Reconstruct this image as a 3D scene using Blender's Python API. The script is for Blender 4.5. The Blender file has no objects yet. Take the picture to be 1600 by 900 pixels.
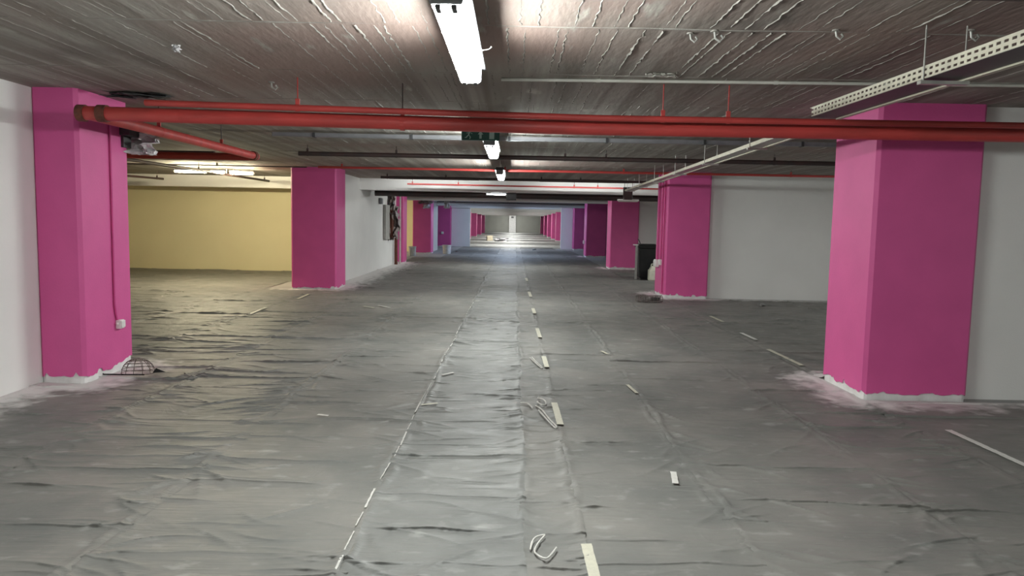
import bpy, bmesh, math, random
import numpy as np
from mathutils import Vector, Matrix, noise

random.seed(7)
RNG = np.random.default_rng(11)
scene = bpy.context.scene
COL = scene.collection

# ------------------------------------------------------------------ camera
F_PX = 1150.0                       # focal length in pixels of the 1600 x 900 frame
CAM_H = 1.5
ROLL = math.radians(1.1)
fwd = Vector((4 / F_PX, 103 / F_PX, -1)).normalized()          # world +Y seen from the camera
rgt = Vector((math.cos(ROLL), -math.sin(ROLL), 0))
rgt = (rgt - fwd * rgt.dot(fwd)).normalized()                  # world +X
upv = rgt.cross(fwd)                                           # world +Z
cam_data = bpy.data.cameras.new('camera')
cam_data.sensor_width = 36
cam_data.lens = F_PX / 1600 * 36
cam_data.clip_end = 300
cam = bpy.data.objects.new('camera', cam_data)
COL.objects.link(cam)
cam.matrix_world = Matrix.Translation((0, 0, CAM_H)) @ Matrix((rgt, fwd, upv)).to_4x4()
scene.camera = cam

# ------------------------------------------------------------------ world, exposure
world = bpy.data.worlds.new('world')
scene.world = world
world.use_nodes = True
world.node_tree.nodes['Background'].inputs[0].default_value = (0.5, 0.52, 0.55, 1)
world.node_tree.nodes['Background'].inputs[1].default_value = 0.02
scene.view_settings.view_transform = 'Standard'
scene.view_settings.look = 'None'
scene.view_settings.gamma = 1
scene.view_settings.exposure = 2.22
scene.view_settings.use_curve_mapping = False
LAMP = 28.0                          # strength of the aisle battens
WARM = 52.0
BAY = 24.0
COOL = 32.0
DEEP = 70.0
scene.cycles.max_bounces = 6
scene.cycles.diffuse_bounces = 5
scene.cycles.glossy_bounces = 2
scene.cycles.adaptive_threshold = 0.02
scene.cycles.caustics_reflective = False
scene.cycles.caustics_refractive = False

# ------------------------------------------------------------------ helpers
def lin(r, g, b):
    f = lambda c: (c / 255 / 12.92) if c / 255 <= 0.04045 else ((c / 255 + 0.055) / 1.055) ** 2.4
    return (f(r), f(g), f(b), 1)

def tag(o, label, cat, group=None, kind=None):
    o['label'] = label
    if cat: o['category'] = cat
    if group: o['group'] = group
    if kind: o['kind'] = kind
    return o

def empty(name, loc=(0, 0, 0), rz=0):
    o = bpy.data.objects.new(name, None)
    o.empty_display_size = 0.1
    o.location = loc
    o.rotation_euler = (0, 0, rz)
    COL.objects.link(o)
    return o

def link(name, me, mat, parent=None, smooth=False):
    o = bpy.data.objects.new(name, me)
    if mat is not None and not me.materials: me.materials.append(mat)
    COL.objects.link(o)
    if parent is not None: o.parent = parent
    if smooth:
        me.polygons.foreach_set('use_smooth', [True] * len(me.polygons))
    return o

class MB:
    """collects simple solids and becomes ONE mesh object"""
    def __init__(self): self.v = []; self.f = []
    def add(self, vs, fs):
        n = len(self.v); self.v += [tuple(p) for p in vs]; self.f += [tuple(i + n for i in f) for f in fs]; return self
    def box(self, x0, x1, y0, y1, z0, z1):
        return self.add([(x0, y0, z0), (x1, y0, z0), (x1, y1, z0), (x0, y1, z0), (x0, y0, z1), (x1, y0, z1), (x1, y1, z1), (x0, y1, z1)],
                 [(3, 2, 1, 0), (4, 5, 6, 7), (0, 1, 5, 4), (1, 2, 6, 5), (2, 3, 7, 6), (3, 0, 4, 7)])
    def frustum(self, cx, cy, z0, z1, a0, b0, a1, b1):
        q = lambda a, b, z: [(cx - a, cy - b, z), (cx + a, cy - b, z), (cx + a, cy + b, z), (cx - a, cy + b, z)]
        return self.add(q(a0, b0, z0) + q(a1, b1, z1), [(3, 2, 1, 0), (4, 5, 6, 7), (0, 1, 5, 4), (1, 2, 6, 5), (2, 3, 7, 6), (3, 0, 4, 7)])
    def tube(self, pts, r, n=10, cap=True):
        pts = [Vector(p) for p in pts]; rings = []
        t = (pts[1] - pts[0]).normalized()
        u = t.orthogonal().normalized()
        for i, p in enumerate(pts):
            a = (p - pts[i - 1]).normalized() if i else t
            b = (pts[i + 1] - p).normalized() if i < len(pts) - 1 else a
            tt = (a + b).normalized()
            u = (u - tt * u.dot(tt)).normalized(); w = tt.cross(u)
            rr = r[i] if isinstance(r, (list, tuple)) else r
            rings.append([p + (u * math.cos(k * math.tau / n) + w * math.sin(k * math.tau / n)) * rr for k in range(n)])
        vs = [q for ring in rings for q in ring]; fs = []
        for i in range(len(rings) - 1):
            for k in range(n):
                a = i * n + k; b = i * n + (k + 1) % n
                fs.append((a, b, b + n, a + n))
        if cap:
            fs.append(tuple(range(n - 1, -1, -1))); m = (len(rings) - 1) * n; fs.append(tuple(range(m, m + n)))
        return self.add(vs, fs)
    def lathe(self, prof, c=(0, 0, 0), n=20):
        vs = []; fs = []
        for (r, z) in prof:
            for k in range(n): vs.append((c[0] + r * math.cos(k * math.tau / n), c[1] + r * math.sin(k * math.tau / n), c[2] + z))
        for i in range(len(prof) - 1):
            for k in range(n):
                a = i * n + k; b = i * n + (k + 1) % n; fs.append((a, b, b + n, a + n))
        return self.add(vs, fs)
    def build(self, name, mat, parent=None, smooth=False, bevel=0):
        me = bpy.data.meshes.new(name); me.from_pydata(self.v, [], self.f); me.update()
        o = link(name, me, mat, parent, False)
        if smooth:
            me.polygons.foreach_set('use_smooth', [True] * len(me.polygons))
            me.set_sharp_from_angle(angle=math.radians(40))
        if bevel:
            m = o.modifiers.new('bevel', 'BEVEL'); m.width = bevel; m.segments = 2; m.limit_method = 'ANGLE'
        return o

def arc(a, b, c, r, n=6):
    """polyline a-b-c with a rounded corner at b"""
    a, b, c = Vector(a), Vector(b), Vector(c)
    p = b + (a - b).normalized() * r; q = b + (c - b).normalized() * r
    out = [a]
    for i in range(n + 1):
        t = i / n
        out.append(p * (1 - t) ** 2 + b * 2 * t * (1 - t) + q * t * t)
    return out + [c]

# ------------------------------------------------------------------ materials
def mat(name, col, rough=0.6, metal=0.0, col2=None, scale=4.0, lo=0.35, hi=0.7, bump=0.0, bscale=40.0, stretch=None,
        spec=0.5, emit=None, es=0.0, trans=0.0, alpha=1.0, detail=5.0, rough2=None):
    m = bpy.data.materials.new(name); m.use_nodes = True
    nt = m.node_tree; N = nt.nodes; L = nt.links
    b = N['Principled BSDF']
    b.inputs['Base Color'].default_value = col
    b.inputs['Roughness'].default_value = rough
    b.inputs['Metallic'].default_value = metal
    b.inputs['Specular IOR Level'].default_value = spec
    if alpha < 1: b.inputs['Alpha'].default_value = alpha
    if emit: b.inputs['Emission Color'].default_value = emit; b.inputs['Emission Strength'].default_value = es
    tc = N.new('ShaderNodeTexCoord'); mp = N.new('ShaderNodeMapping')
    L.new(tc.outputs['Object'], mp.inputs['Vector'])
    if stretch: mp.inputs['Scale'].default_value = stretch
    if col2:
        n1 = N.new('ShaderNodeTexNoise'); n1.inputs['Scale'].default_value = scale; n1.inputs['Detail'].default_value = detail
        L.new(mp.outputs[0], n1.inputs['Vector'])
        mr = N.new('ShaderNodeMapRange'); mr.inputs[1].default_value = lo; mr.inputs[2].default_value = hi
        L.new(n1.outputs['Fac'], mr.inputs[0])
        mx = N.new('ShaderNodeMix'); mx.data_type = 'RGBA'
        mx.inputs[6].default_value = col; mx.inputs[7].default_value = col2
        L.new(mr.outputs[0], mx.inputs[0]); L.new(mx.outputs[2], b.inputs['Base Color'])
        if rough2 is not None:
            m2 = N.new('ShaderNodeMapRange'); m2.inputs[1].default_value = lo; m2.inputs[2].default_value = hi
            m2.inputs[3].default_value = rough; m2.inputs[4].default_value = rough2
            L.new(n1.outputs['Fac'], m2.inputs[0]); L.new(m2.outputs[0], b.inputs['Roughness'])
    if bump:
        n2 = N.new('ShaderNodeTexNoise'); n2.inputs['Scale'].default_value = bscale; n2.inputs['Detail'].default_value = 4
        L.new(mp.outputs[0], n2.inputs['Vector'])
        bp = N.new('ShaderNodeBump'); bp.inputs['Strength'].default_value = bump; bp.inputs['Distance'].default_value = 0.01
        L.new(n2.outputs['Fac'], bp.inputs['Height']); L.new(bp.outputs[0], b.inputs['Normal'])
    return m

M = {}
M['pink'] = mat('pink_paint', (0.68, 0.10, 0.325, 1), 0.55, col2=(0.62, 0.09, 0.295, 1), scale=2.5, bump=0.12, bscale=60)
M['primer'] = mat('white_primer', (0.80, 0.79, 0.79, 1), 0.8, col2=(0.66, 0.65, 0.64, 1), scale=9, bump=0.3, bscale=50)
M['wall'] = mat('white_wall_paint', (0.82, 0.815, 0.80, 1), 0.75, col2=(0.77, 0.765, 0.75, 1), scale=1.2, bump=0.1, bscale=60)
M['yellow'] = mat('cream_wall_paint', (0.78, 0.71, 0.46, 1), 0.75, col2=(0.74, 0.67, 0.43, 1), scale=0.8, bump=0.1, bscale=50)
M['grey_panel'] = mat('grey_end_wall', (0.36, 0.36, 0.33, 1), 0.8, col2=(0.32, 0.32, 0.29, 1), scale=1.0)
M['red'] = mat('red_pipe_paint', (0.50, 0.055, 0.05, 1), 0.45, col2=(0.36, 0.045, 0.04, 1), scale=3, bump=0.1, bscale=30, stretch=(1, 4, 4))
M['dark_pipe'] = mat('dark_pipe_paint', (0.06, 0.032, 0.03, 1), 0.5, col2=(0.035, 0.03, 0.03, 1), scale=4)
M['rust'] = mat('rusty_coupling', (0.16, 0.045, 0.028, 1), 0.8, col2=(0.08, 0.03, 0.02, 1), scale=30, bump=0.5, bscale=60)
M['steel'] = mat('galvanised_steel', (0.55, 0.55, 0.52, 1), 0.42, 0.6, col2=(0.42, 0.42, 0.40, 1), scale=15)
M['tray'] = mat('beige_tray_steel', (0.55, 0.53, 0.43, 1), 0.5, 0.2, col2=(0.46, 0.44, 0.36, 1), scale=8)
M['conduit'] = mat('pale_conduit_plastic', (0.62, 0.61, 0.56, 1), 0.5, col2=(0.5, 0.49, 0.45, 1), scale=6)
M['socket'] = mat('white_socket_plastic', (0.82, 0.81, 0.79, 1), 0.35, col2=(0.74, 0.73, 0.7, 1), scale=20)
M['black'] = mat('black_plastic', (0.010, 0.0105, 0.011, 1), 0.6, col2=(0.016, 0.016, 0.016, 1), scale=6, spec=0.2)
M['darkgrey'] = mat('dark_grey_plastic', (0.06, 0.06, 0.062, 1), 0.5, col2=(0.045, 0.045, 0.045, 1), scale=8)
M['housing'] = mat('grey_lamp_housing', (0.22, 0.225, 0.24, 1), 0.5, col2=(0.18, 0.185, 0.2, 1), scale=10)
M['lamp_top'] = mat('dark_lamp_top', (0.045, 0.047, 0.052, 1), 0.6, col2=(0.035, 0.036, 0.04, 1), scale=10)
M['can'] = mat('pale_plastic_can', (0.66, 0.66, 0.55, 1), 0.45, col2=(0.58, 0.58, 0.47, 1), scale=12)
M['bucket'] = mat('white_bucket_plastic', (0.7, 0.7, 0.69, 1), 0.45, col2=(0.55, 0.55, 0.54, 1), scale=10)
M['film'] = mat('crumpled_clear_film', (0.78, 0.77, 0.78, 1), 0.25, col2=(0.62, 0.6, 0.62, 1), scale=20, alpha=0.8)
M['brown_film'] = mat('dusty_brown_film', (0.27, 0.21, 0.2, 1), 0.35, col2=(0.38, 0.33, 0.31, 1), scale=14, alpha=0.9)
M['tape'] = mat('cream_masking_tape', (0.56, 0.54, 0.44, 1), 0.6, col2=(0.48, 0.46, 0.38, 1), scale=30, bump=0.2, bscale=120)
M['clear_tape'] = mat('crumpled_tape', (0.70, 0.69, 0.66, 1), 0.3, col2=(0.58, 0.57, 0.54, 1), scale=30)
M['wire'] = mat('rusty_wire', (0.085, 0.065, 0.055, 1), 0.6, 0.3, col2=(0.26, 0.23, 0.21, 1), scale=40)
M['stone'] = mat('rubble_stone', (0.12, 0.115, 0.11, 1), 0.9, col2=(0.3, 0.3, 0.29, 1), scale=15, bump=0.5, bscale=40)
M['card'] = mat('cardboard', (0.6, 0.52, 0.38, 1), 0.8, col2=(0.52, 0.45, 0.33, 1), scale=8)
M['green'] = mat('dark_green_sign', (0.012, 0.075, 0.06, 1), 0.4, col2=(0.015, 0.085, 0.07, 1), scale=10)
M['pictogram'] = mat('pale_pictogram', (0.40, 0.55, 0.52, 1), 0.5, col2=(0.36, 0.5, 0.47, 1), scale=10)
M['board'] = mat('grey_board', (0.42, 0.41, 0.39, 1), 0.8, col2=(0.34, 0.33, 0.31, 1), scale=8)
M['fin'] = mat('rough_cement_fin', (0.34, 0.325, 0.295, 1), 0.9, col2=(0.22, 0.205, 0.185, 1), scale=12, bump=0.4, bscale=80)

def lamp_mat(name, col, es):
    return mat(name, (0.9, 0.9, 0.9, 1), 0.4, col2=(0.88, 0.88, 0.88, 1), emit=col, es=es)
M['lit'] = lamp_mat('lit_diffuser_white', (0.955, 1.0, 0.965, 1), LAMP)
M['lit_warm'] = lamp_mat('lit_diffuser_warm', (1.0, 0.88, 0.58, 1), WARM)
M['lit_bay'] = lamp_mat('lit_diffuser_bay', (0.97, 1.0, 0.965, 1), BAY)
M['lit_beam_fill'] = lamp_mat('lit_tube_beam_fill', (0.97, 1.0, 0.97, 1), 13.5)
M['lit_dim'] = lamp_mat('lit_diffuser_dim', (0.97, 1.0, 0.97, 1), BAY * 0.4)
M['lit_mid'] = lamp_mat('lit_diffuser_mid', (0.97, 1.0, 0.97, 1), BAY * 0.6)
M['lit_warm_tube'] = lamp_mat('lit_tube_warm', (1.0, 0.88, 0.58, 1), WARM * 2.4)
M['lit_cool'] = lamp_mat('lit_diffuser_cool', (0.58, 0.74, 1.0, 1), COOL)
M['lit_deep'] = lamp_mat('lit_diffuser_deep', (0.98, 1.0, 0.96, 1), DEEP)

def ceiling_mat():
    m = bpy.data.materials.new('board_marked_concrete'); m.use_nodes = True
    nt = m.node_tree; N = nt.nodes; L = nt.links; b = N['Principled BSDF']
    b.inputs['Roughness'].default_value = 0.8
    tc = N.new('ShaderNodeTexCoord')
    def ns(scale, st, det=5):
        mp = N.new('ShaderNodeMapping'); mp.inputs['Scale'].default_value = st
        L.new(tc.outputs['Object'], mp.inputs[0])
        n = N.new('ShaderNodeTexNoise'); n.inputs['Scale'].default_value = scale; n.inputs['Detail'].default_value = det
        L.new(mp.outputs[0], n.inputs['Vector']); return n.outputs['Fac']
    def mix(f, lo, hi, a, c):
        mr = N.new('ShaderNodeMapRange'); mr.inputs[1].default_value = lo; mr.inputs[2].default_value = hi
        L.new(f, mr.inputs[0])
        mx = N.new('ShaderNodeMix'); mx.data_type = 'RGBA'
        L.new(mr.outputs[0], mx.inputs[0])
        for s, v in ((6, a), (7, c)):
            if isinstance(v, tuple): mx.inputs[s].default_value = v
            else: L.new(v, mx.inputs[s])
        return mx.outputs[2]
    c = mix(ns(3.0, (1.6, 0.10, 1)), 0.35, 0.68, (0.265, 0.245, 0.215, 1), (0.40, 0.38, 0.345, 1))      # board streaks
    c = mix(ns(7.0, (1.0, 0.012, 1), 2), 0.42, 0.60, c, (0.215, 0.195, 0.17, 1))                              # dark boards
    c = mix(ns(0.35, (1, 1, 1), 3), 0.50, 0.68, c, (0.295, 0.215, 0.19, 1))                                # reddish stains
    c = mix(ns(1.3, (1, 0.5, 1), 6), 0.60, 0.78, c, (0.13, 0.118, 0.105, 1))                              # damp patches
    c = mix(ns(6, (1, 0.25, 1), 6), 0.64, 0.74, c, (0.46, 0.44, 0.40, 1))
    L.new(c, b.inputs['Base Color'])
    bp = N.new('ShaderNodeBump'); bp.inputs['Strength'].default_value = 0.55; bp.inputs['Distance'].default_value = 0.012
    L.new(ns(14, (1.5, 0.35, 1), 6), bp.inputs['Height']); L.new(bp.outputs[0], b.inputs['Normal'])
    return m
M['ceiling'] = ceiling_mat()

def sheet_mat(name, a, c, rough):
    m = bpy.data.materials.new(name); m.use_nodes = True
    nt = m.node_tree; N = nt.nodes; L = nt.links; b = N['Principled BSDF']
    tc = N.new('ShaderNodeTexCoord')
    def ns(scale, st, det=5, dist=0.0):
        mp = N.new('ShaderNodeMapping'); mp.inputs['Scale'].default_value = st
        L.new(tc.outputs['Object'], mp.inputs[0])
        n = N.new('ShaderNodeTexNoise'); n.inputs['Scale'].default_value = scale; n.inputs['Detail'].default_value = det
        n.inputs['Distortion'].default_value = dist
        L.new(mp.outputs[0], n.inputs['Vector']); return n.outputs['Fac']
    def rng(f, lo, hi, a0=0.0, a1=1.0):
        mr = N.new('ShaderNodeMapRange'); mr.inputs[1].default_value = lo; mr.inputs[2].default_value = hi
        mr.inputs[3].default_value = a0; mr.inputs[4].default_value = a1
        L.new(f, mr.inputs[0]); return mr.outputs[0]
    def mix(f, x, y):
        mx = N.new('ShaderNodeMix'); mx.data_type = 'RGBA'; L.new(f, mx.inputs[0])
        for s, v in ((6, x), (7, y)):
            if isinstance(v, tuple): mx.inputs[s].default_value = v
            else: L.new(v, mx.inputs[s])
        return mx.outputs[2]
    col = mix(rng(ns(1.6, (1, 1, 1), 6, 0.4), 0.35, 0.68), a, c)
    col = mix(rng(ns(9, (0.6, 1, 1), 5), 0.60, 0.78, 0, 0.5), col, (0.44, 0.44, 0.42, 1))      # chalky scuffs
    at = N.new('ShaderNodeAttribute'); at.attribute_name = 'dust'
    md = N.new('ShaderNodeMath'); md.operation = 'ADD'
    L.new(at.outputs['Fac'], md.inputs[0]); L.new(rng(ns(7, (1, 1, 1), 6), 0.3, 0.7, -0.32, 0.32), md.inputs[1])
    dust = rng(md.outputs[0], 0.28, 0.85)
    col = mix(dust, col, (0.66, 0.64, 0.63, 1))                                              # spilt white paint dust by the bases
    L.new(col, b.inputs['Base Color'])
    r = rng(ns(5, (1, 1.5, 1), 4), 0.3, 0.7, rough - 0.05, rough + 0.12)
    ad = N.new('ShaderNodeMath'); ad.operation = 'MAXIMUM'; L.new(r, ad.inputs[0]); L.new(rng(dust, 0, 1, 0, 0.75), ad.inputs[1])
    L.new(ad.outputs[0], b.inputs['Roughness'])
    b.inputs['Specular IOR Level'].default_value = 0.36
    bp = N.new('ShaderNodeBump'); bp.inputs['Strength'].default_value = 0.9; bp.inputs['Distance'].default_value = 0.009
    mm = N.new('ShaderNodeMath'); mm.operation = 'ADD'
    L.new(ns(6, (0.3, 3.4, 1), 5, 0.8), mm.inputs[0]); L.new(ns(3, (1, 1, 1), 4, 1.5), mm.inputs[1])
    L.new(mm.outputs[0], bp.inputs['Height']); L.new(bp.outputs[0], b.inputs['Normal'])
    return m
M['sheet'] = sheet_mat('grey_plastic_sheet', (0.152, 0.153, 0.145, 1), (0.218, 0.209, 0.194, 1), 0.54)
M['sheet_gloss'] = sheet_mat('glossy_plastic_sheet', (0.15, 0.152, 0.146, 1), (0.205, 0.205, 0.196, 1), 0.48)
M['floor'] = mat('floor_concrete', (0.34, 0.34, 0.33, 1), 0.6, col2=(0.27, 0.27, 0.265, 1), scale=1.5, bump=0.2, bscale=12)

# ------------------------------------------------------------------ the setting
CEIL = 2.57
XL, XR, YB, YF = -12.0, 10.0, -10.0, 106.0
def struct(name, mb, m, label, cat, **k):
    o = mb.build(name, m, **k); return tag(o, label, cat, kind='structure')

struct('floor', MB().box(XL, XR, YB, YF, -0.2, -0.004), M['floor'], 'grey concrete garage floor running to the far end wall', 'floor')
ceil = struct('ceiling', MB().box(XL, XR, YB, YF, CEIL, CEIL + 0.3), M['ceiling'], 'stained board marked concrete garage ceiling', 'ceiling')
struct('wall_left', MB().box(-4.38, -4.16, YB, 7.0, -0.1, CEIL + 0.02), M['wall'], 'white painted wall along the aisle beside the nearest left pillar', 'wall')
struct('wall_left_far', MB().box(XL - 0.2, XL, YB, YF, -0.1, CEIL + 0.02), M['yellow'], 'cream outer wall closing the left parking bays', 'wall')
struct('wall_left_bay_near', MB().box(XL, -4.38, 6.6, 6.8, -0.1, CEIL + 0.02), M['yellow'], 'cream wall closing the near side of the left bay', 'wall')
struct('wall_left_bay', MB().box(XL, -4.29, 20.7, 20.9, -0.1, CEIL + 0.02), M['yellow'], 'yellow lit cream wall at the back of the left bay', 'wall')
struct('wall_left_middle', MB().box(-4.29, -4.07, 16.3, 25.4, -0.1, CEIL + 0.02), M['wall'], 'white aisle wall between second left pillar and wrapped cabinet', 'wall')
struct('wall_left_bay_deep', MB().box(XL, -4.02, 35.6, 35.8, -0.1, CEIL + 0.02), M['yellow'], 'cream wall seen as a sliver between third and fourth left pillars', 'wall')
struct('wall_left_deep', MB().box(-4.15, -3.95, 34.2, 38.0, -0.1, CEIL + 0.02), M['wall'], 'pale wall strip just past the fourth left pillar', 'wall')
struct('wall_right_near', MB().box(3.9, XR, 6.50, 6.70, -0.1, CEIL + 0.02), M['wall'], 'white wall joining the nearest right pillar', 'wall')
struct('wall_right_middle', MB().box(3.9, XR, 15.22, 15.42, -0.1, CEIL + 0.02), M['wall'], 'white wall joining the second right pillar with conduits', 'wall')
struct('wall_right_deep', MB().box(4.0, XR, 24.75, 24.95, -0.1, CEIL + 0.02), M['wall'], 'white wall behind the black bin', 'wall')
struct('wall_right_far', MB().box(XR, XR + 0.2, YB, YF, -0.1, CEIL + 0.02), M['wall'], 'white outer wall closing the right parking bays', 'wall')
struct('wall_back', MB().box(XL, XR, YB - 0.2, YB, -0.1, CEIL + 0.02), M['wall'], 'white wall behind the viewer', 'wall')
struct('wall_portal_left', MB().box(-12, -2.62, 43.6, 43.9, -0.1, CEIL + 0.02), M['wall'], 'bluish lit wall panel narrowing the aisle on the left', 'wall')
struct('wall_portal_right', MB().box(2.66, 10, 42.3, 42.6, -0.1, CEIL + 0.02), M['wall'], 'bluish lit wall panel narrowing the aisle on the right', 'wall')
struct('wall_end', MB().box(XL, XR, YF, YF + 0.2, -0.1, CEIL + 0.02), M['grey_panel'], 'grey end wall at the far end of the aisle', 'wall')

# ceiling beams (white downstands)
beam_labels = ['white downstand beam across the aisle behind the second pillars', 'second white beam down the aisle, above the third pillars',
               'third white beam down the aisle, before the bluish walls', 'white lintel beam over the bluish portal walls',
               'first thin white beam beyond the bluish portal', 'second thin white beam beyond the bluish portal',
               'third thin white beam beyond the bluish portal', 'fourth thin white beam beyond the bluish portal', 'last white beam before the grey end wall']
for y, lab in zip((19.4, 28.5, 37.6, 43.2, 52.5, 61.5, 70.5, 79.5, 90), beam_labels):
    o = MB().box(XL, XR, y, y + 0.4, 2.27, CEIL + 0.02).build('ceiling_beam', M['wall'])
    tag(o, lab, 'beam', kind='structure')

# rough cement fins between the formwork boards: real ridges on the ceiling
def fins():
    vs = []; fs = []
    def ridge(pts, w, h):
        n0 = len(vs)
        for p, t, k in pts:
            hh = h * k; ww = w * (0.6 + 0.6 * k)
            sx, sy = -t[1], t[0]
            vs.append((p[0] + sx * ww, p[1] + sy * ww, CEIL + 0.001))
            vs.append((p[0] + sx * ww * 0.3, p[1] + sy * ww * 0.3, CEIL - hh))
            vs.append((p[0] - sx * ww * 0.5, p[1] - sy * ww * 0.5, CEIL - hh * 0.7))
            vs.append((p[0] - sx * ww, p[1] - sy * ww, CEIL + 0.001))
        for i in range(len(pts) - 1):
            a = n0 + i * 4
            for k in range(3): fs.append((a + k, a + k + 1, a + k + 5, a + k + 4))
    joints = [1.6, 2.9, 4.15, 5.45, 6.75, 8.05, 9.35, 10.65, 12, 14, 16, 19.3]
    for j0, j1 in zip(joints, joints[1:]):
        x = -4.1 + random.random() * 0.2
        while x < 8:
            for dx in (0, random.choice((0.05, 0.075, 0.1))):
                if random.random() < (0.18 if abs(x) < 1.5 else 0.5): continue
                y = j0 + 0.03; pts = []; st = 0.018 if j1 < 8 else 0.08
                a = random.random() * 50; big = random.choice((0.6, 1.0, 1.0, 1.7)) * (1 if abs(x) < 1.5 else 0.6)
                while y < j1 - 0.02:
                    k = max(0.0, 0.45 + 0.8 * noise.noise((a, y * 3, 0)) + 0.7 * noise.noise((a, y * 22, 3)))
                    pts.append(((x + dx + 0.012 * noise.noise((a, y * 14, 7)), y), (0, 1), k * big)); y += st
                if len(pts) > 2: ridge(pts, 0.006, 0.006)
            x += random.uniform(0.17, 0.3)
    for j in joints:                                             # cross joints
        x = -4.1; pts = []; a = random.random() * 90
        while x < 8:
            k = max(0.0, 0.35 + 1.2 * noise.noise((a, x * 1.3, 0)) + 0.3 * noise.noise((a, x * 12, 3)))
            pts.append(((x, j + 0.015 * noise.noise((a, x * 2, 5))), (1, 0), k)); x += 0.05
        ridge(pts, 0.010, 0.006)
    me = bpy.data.meshes.new('concrete_fins'); me.from_pydata(vs, [], fs); me.update()
    o = link('concrete_fins', me, M['fin'], ceil); o['kind'] = 'stuff'
fins()

# ------------------------------------------------------------------ pillars
PILLARS = []
def pillar(x0, x1, y0, y1, label, lift=0.055, seed=0, mt='pink', white_patch=None):
    t = empty('pillar', ((x0 + x1) / 2, (y0 + y1) / 2, 0))
    tag(t, label, 'pillar', 'magenta pillars along the aisle')
    hx, hy = (x1 - x0) / 2, (y1 - y0) / 2
    MB().box(-hx + 0.004, hx - 0.004, -hy + 0.004, hy - 0.004, -0.05, CEIL + 0.01).build('core', M['primer'], t, bevel=0.036)
    # painted coat with a ragged lower edge
    c = 0.03; e = 0.005
    P = [(-hx - e + c, -hy - e), (hx + e - c, -hy - e), (hx + e, -hy - e + c), (hx + e, hy + e - c), (hx + e - c, hy + e), (-hx - e + c, hy + e), (-hx - e, hy + e - c), (-hx - e, -hy - e + c)]
    ring = []
    for i in range(8):
        a = Vector(P[i]); b = Vector(P[(i + 1) % 8]); n = max(1, int((b - a).length / 0.025))
        for k in range(n): ring.append(a.lerp(b, k / n))
    vs = []; fs = []; n = len(ring)
    for i, p in enumerate(ring):
        z = lift + 0.03 * noise.noise((p.x * 5 + seed, p.y * 5, seed)) + 0.018 * noise.noise((p.x * 23 + seed, p.y * 23, 4)) + (0.03 if noise.noise((p.x * 9, p.y * 9, seed + 9)) > 0.33 else 0)
        if white_patch: z += white_patch(p.x, p.y)
        vs += [(p.x, p.y, max(0.012, z)), (p.x, p.y, max(0.012, z) + 0.03), (p.x, p.y, CEIL + 0.005)]
    for i in range(n):
        j = (i + 1) % n
        fs += [(i * 3, j * 3, j * 3 + 1, i * 3 + 1), (i * 3 + 1, j * 3 + 1, j * 3 + 2, i * 3 + 2)]
    me = bpy.data.meshes.new('paint_coat'); me.from_pydata(vs, [], fs); me.update()
    o = link('paint_coat', me, M[mt], t)
    PILLARS.append((x0, x1, y0, y1))
    return t

pillar(-4.16, -3.77, 6.40, 7.22, 'magenta pillar nearest on the left with socket and thin conduit', 0.06, 1, white_patch=lambda x, y: 0.07 * max(0, y * 2) if x > 0.1 else 0)
pillar(3.09, 4.00, 6.37, 7.22, 'wide magenta pillar nearest on the right', 0.06, 2)
pillar(-4.72, -3.77, 15.6, 16.45, 'second magenta pillar on the left, beside the yellow lit bay', 0.03, 3)
pillar(3.10, 3.98, 15.06, 16.1, 'second magenta pillar on the right, carrying white double socket', 0.06, 4)
pillar(-4.14, -3.82, 25.4, 26.2, 'slim magenta pillar behind the plastic wrapped cabinet', 0.05, 5)
pillar(3.18, 4.12, 24.5, 25.35, 'third magenta pillar on the right, just left of the black bin', 0.06, 6)
pillar(-4.60, -3.76, 33.4, 34.25, 'fourth magenta pillar on the left, beside a white bucket', 0.05, 7)
pillar(3.20, 4.12, 33.0, 33.9, 'fourth magenta pillar on the right', 0.06, 8)
pillar(-4.47, -3.72, 43.0, 43.58, 'purple looking pillar left of the bluish wall panel', 0.05, 9)
pillar(3.32, 3.90, 41.3, 42.25, 'purple looking pillar right of the bluish wall panel', 0.06, 10)
for i, (y, x) in enumerate(((60.3, 3.38), (67.2, 3.38), (75.6, 3.38), (84.5, 3.38), (95, 3.35))):
    pillar(x, x + 0.8, y, y + 0.85, ['first', 'second', 'third', 'fourth', 'last'][i] + ' distant pillar on the right beyond the bluish portal', 0.06, 20 + i)
for i, (y, x) in enumerate(((63, -3.75), (72, -3.7), (82, -3.7), (93, -3.75))):
    pillar(x - 0.8, x, y, y + 0.85, ['first', 'second', 'third', 'last'][i] + ' distant pillar on the left beyond the bluish portal', 0.06, 30 + i)
t = empty('end_column', (-0.3, YF - 0.25, 0)); tag(t, 'white column in the middle of the grey end wall', 'pillar')
MB().box(-0.5, 0.5, -0.25, 0.25, -0.05, CEIL).build('shaft', M['primer'], t, bevel=0.03)
MB().box(-0.18, 0.18, -0.3, -0.25, 2.05, 2.3).build('junction_box', M['darkgrey'], t, bevel=0.01)

# ------------------------------------------------------------------ plastic floor sheets
WALL_LINES = [(-4.16, -4.16, -10, 6.4), (-4.07, -4.07, 16.4, 25.4), (4.0, 10, 6.5, 6.5), (4.0, 10, 15.2, 15.2)]
SHARED_FOLDS = []
y = 2.1
while y < 46:
    SHARED_FOLDS.append(y); y += random.uniform(0.26, 0.52)

def fold(d, w):  # a pinched crease: sharp ridge with a soft skirt
    e = np.where(d < 0, np.exp(d / (w * 0.6)), np.exp(-d / (w * 1.8)))      # steep towards the viewer's side, laid over behind
    return e * 0.8 + np.exp(-(d / (w * 3)) ** 2) * 0.2

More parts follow.
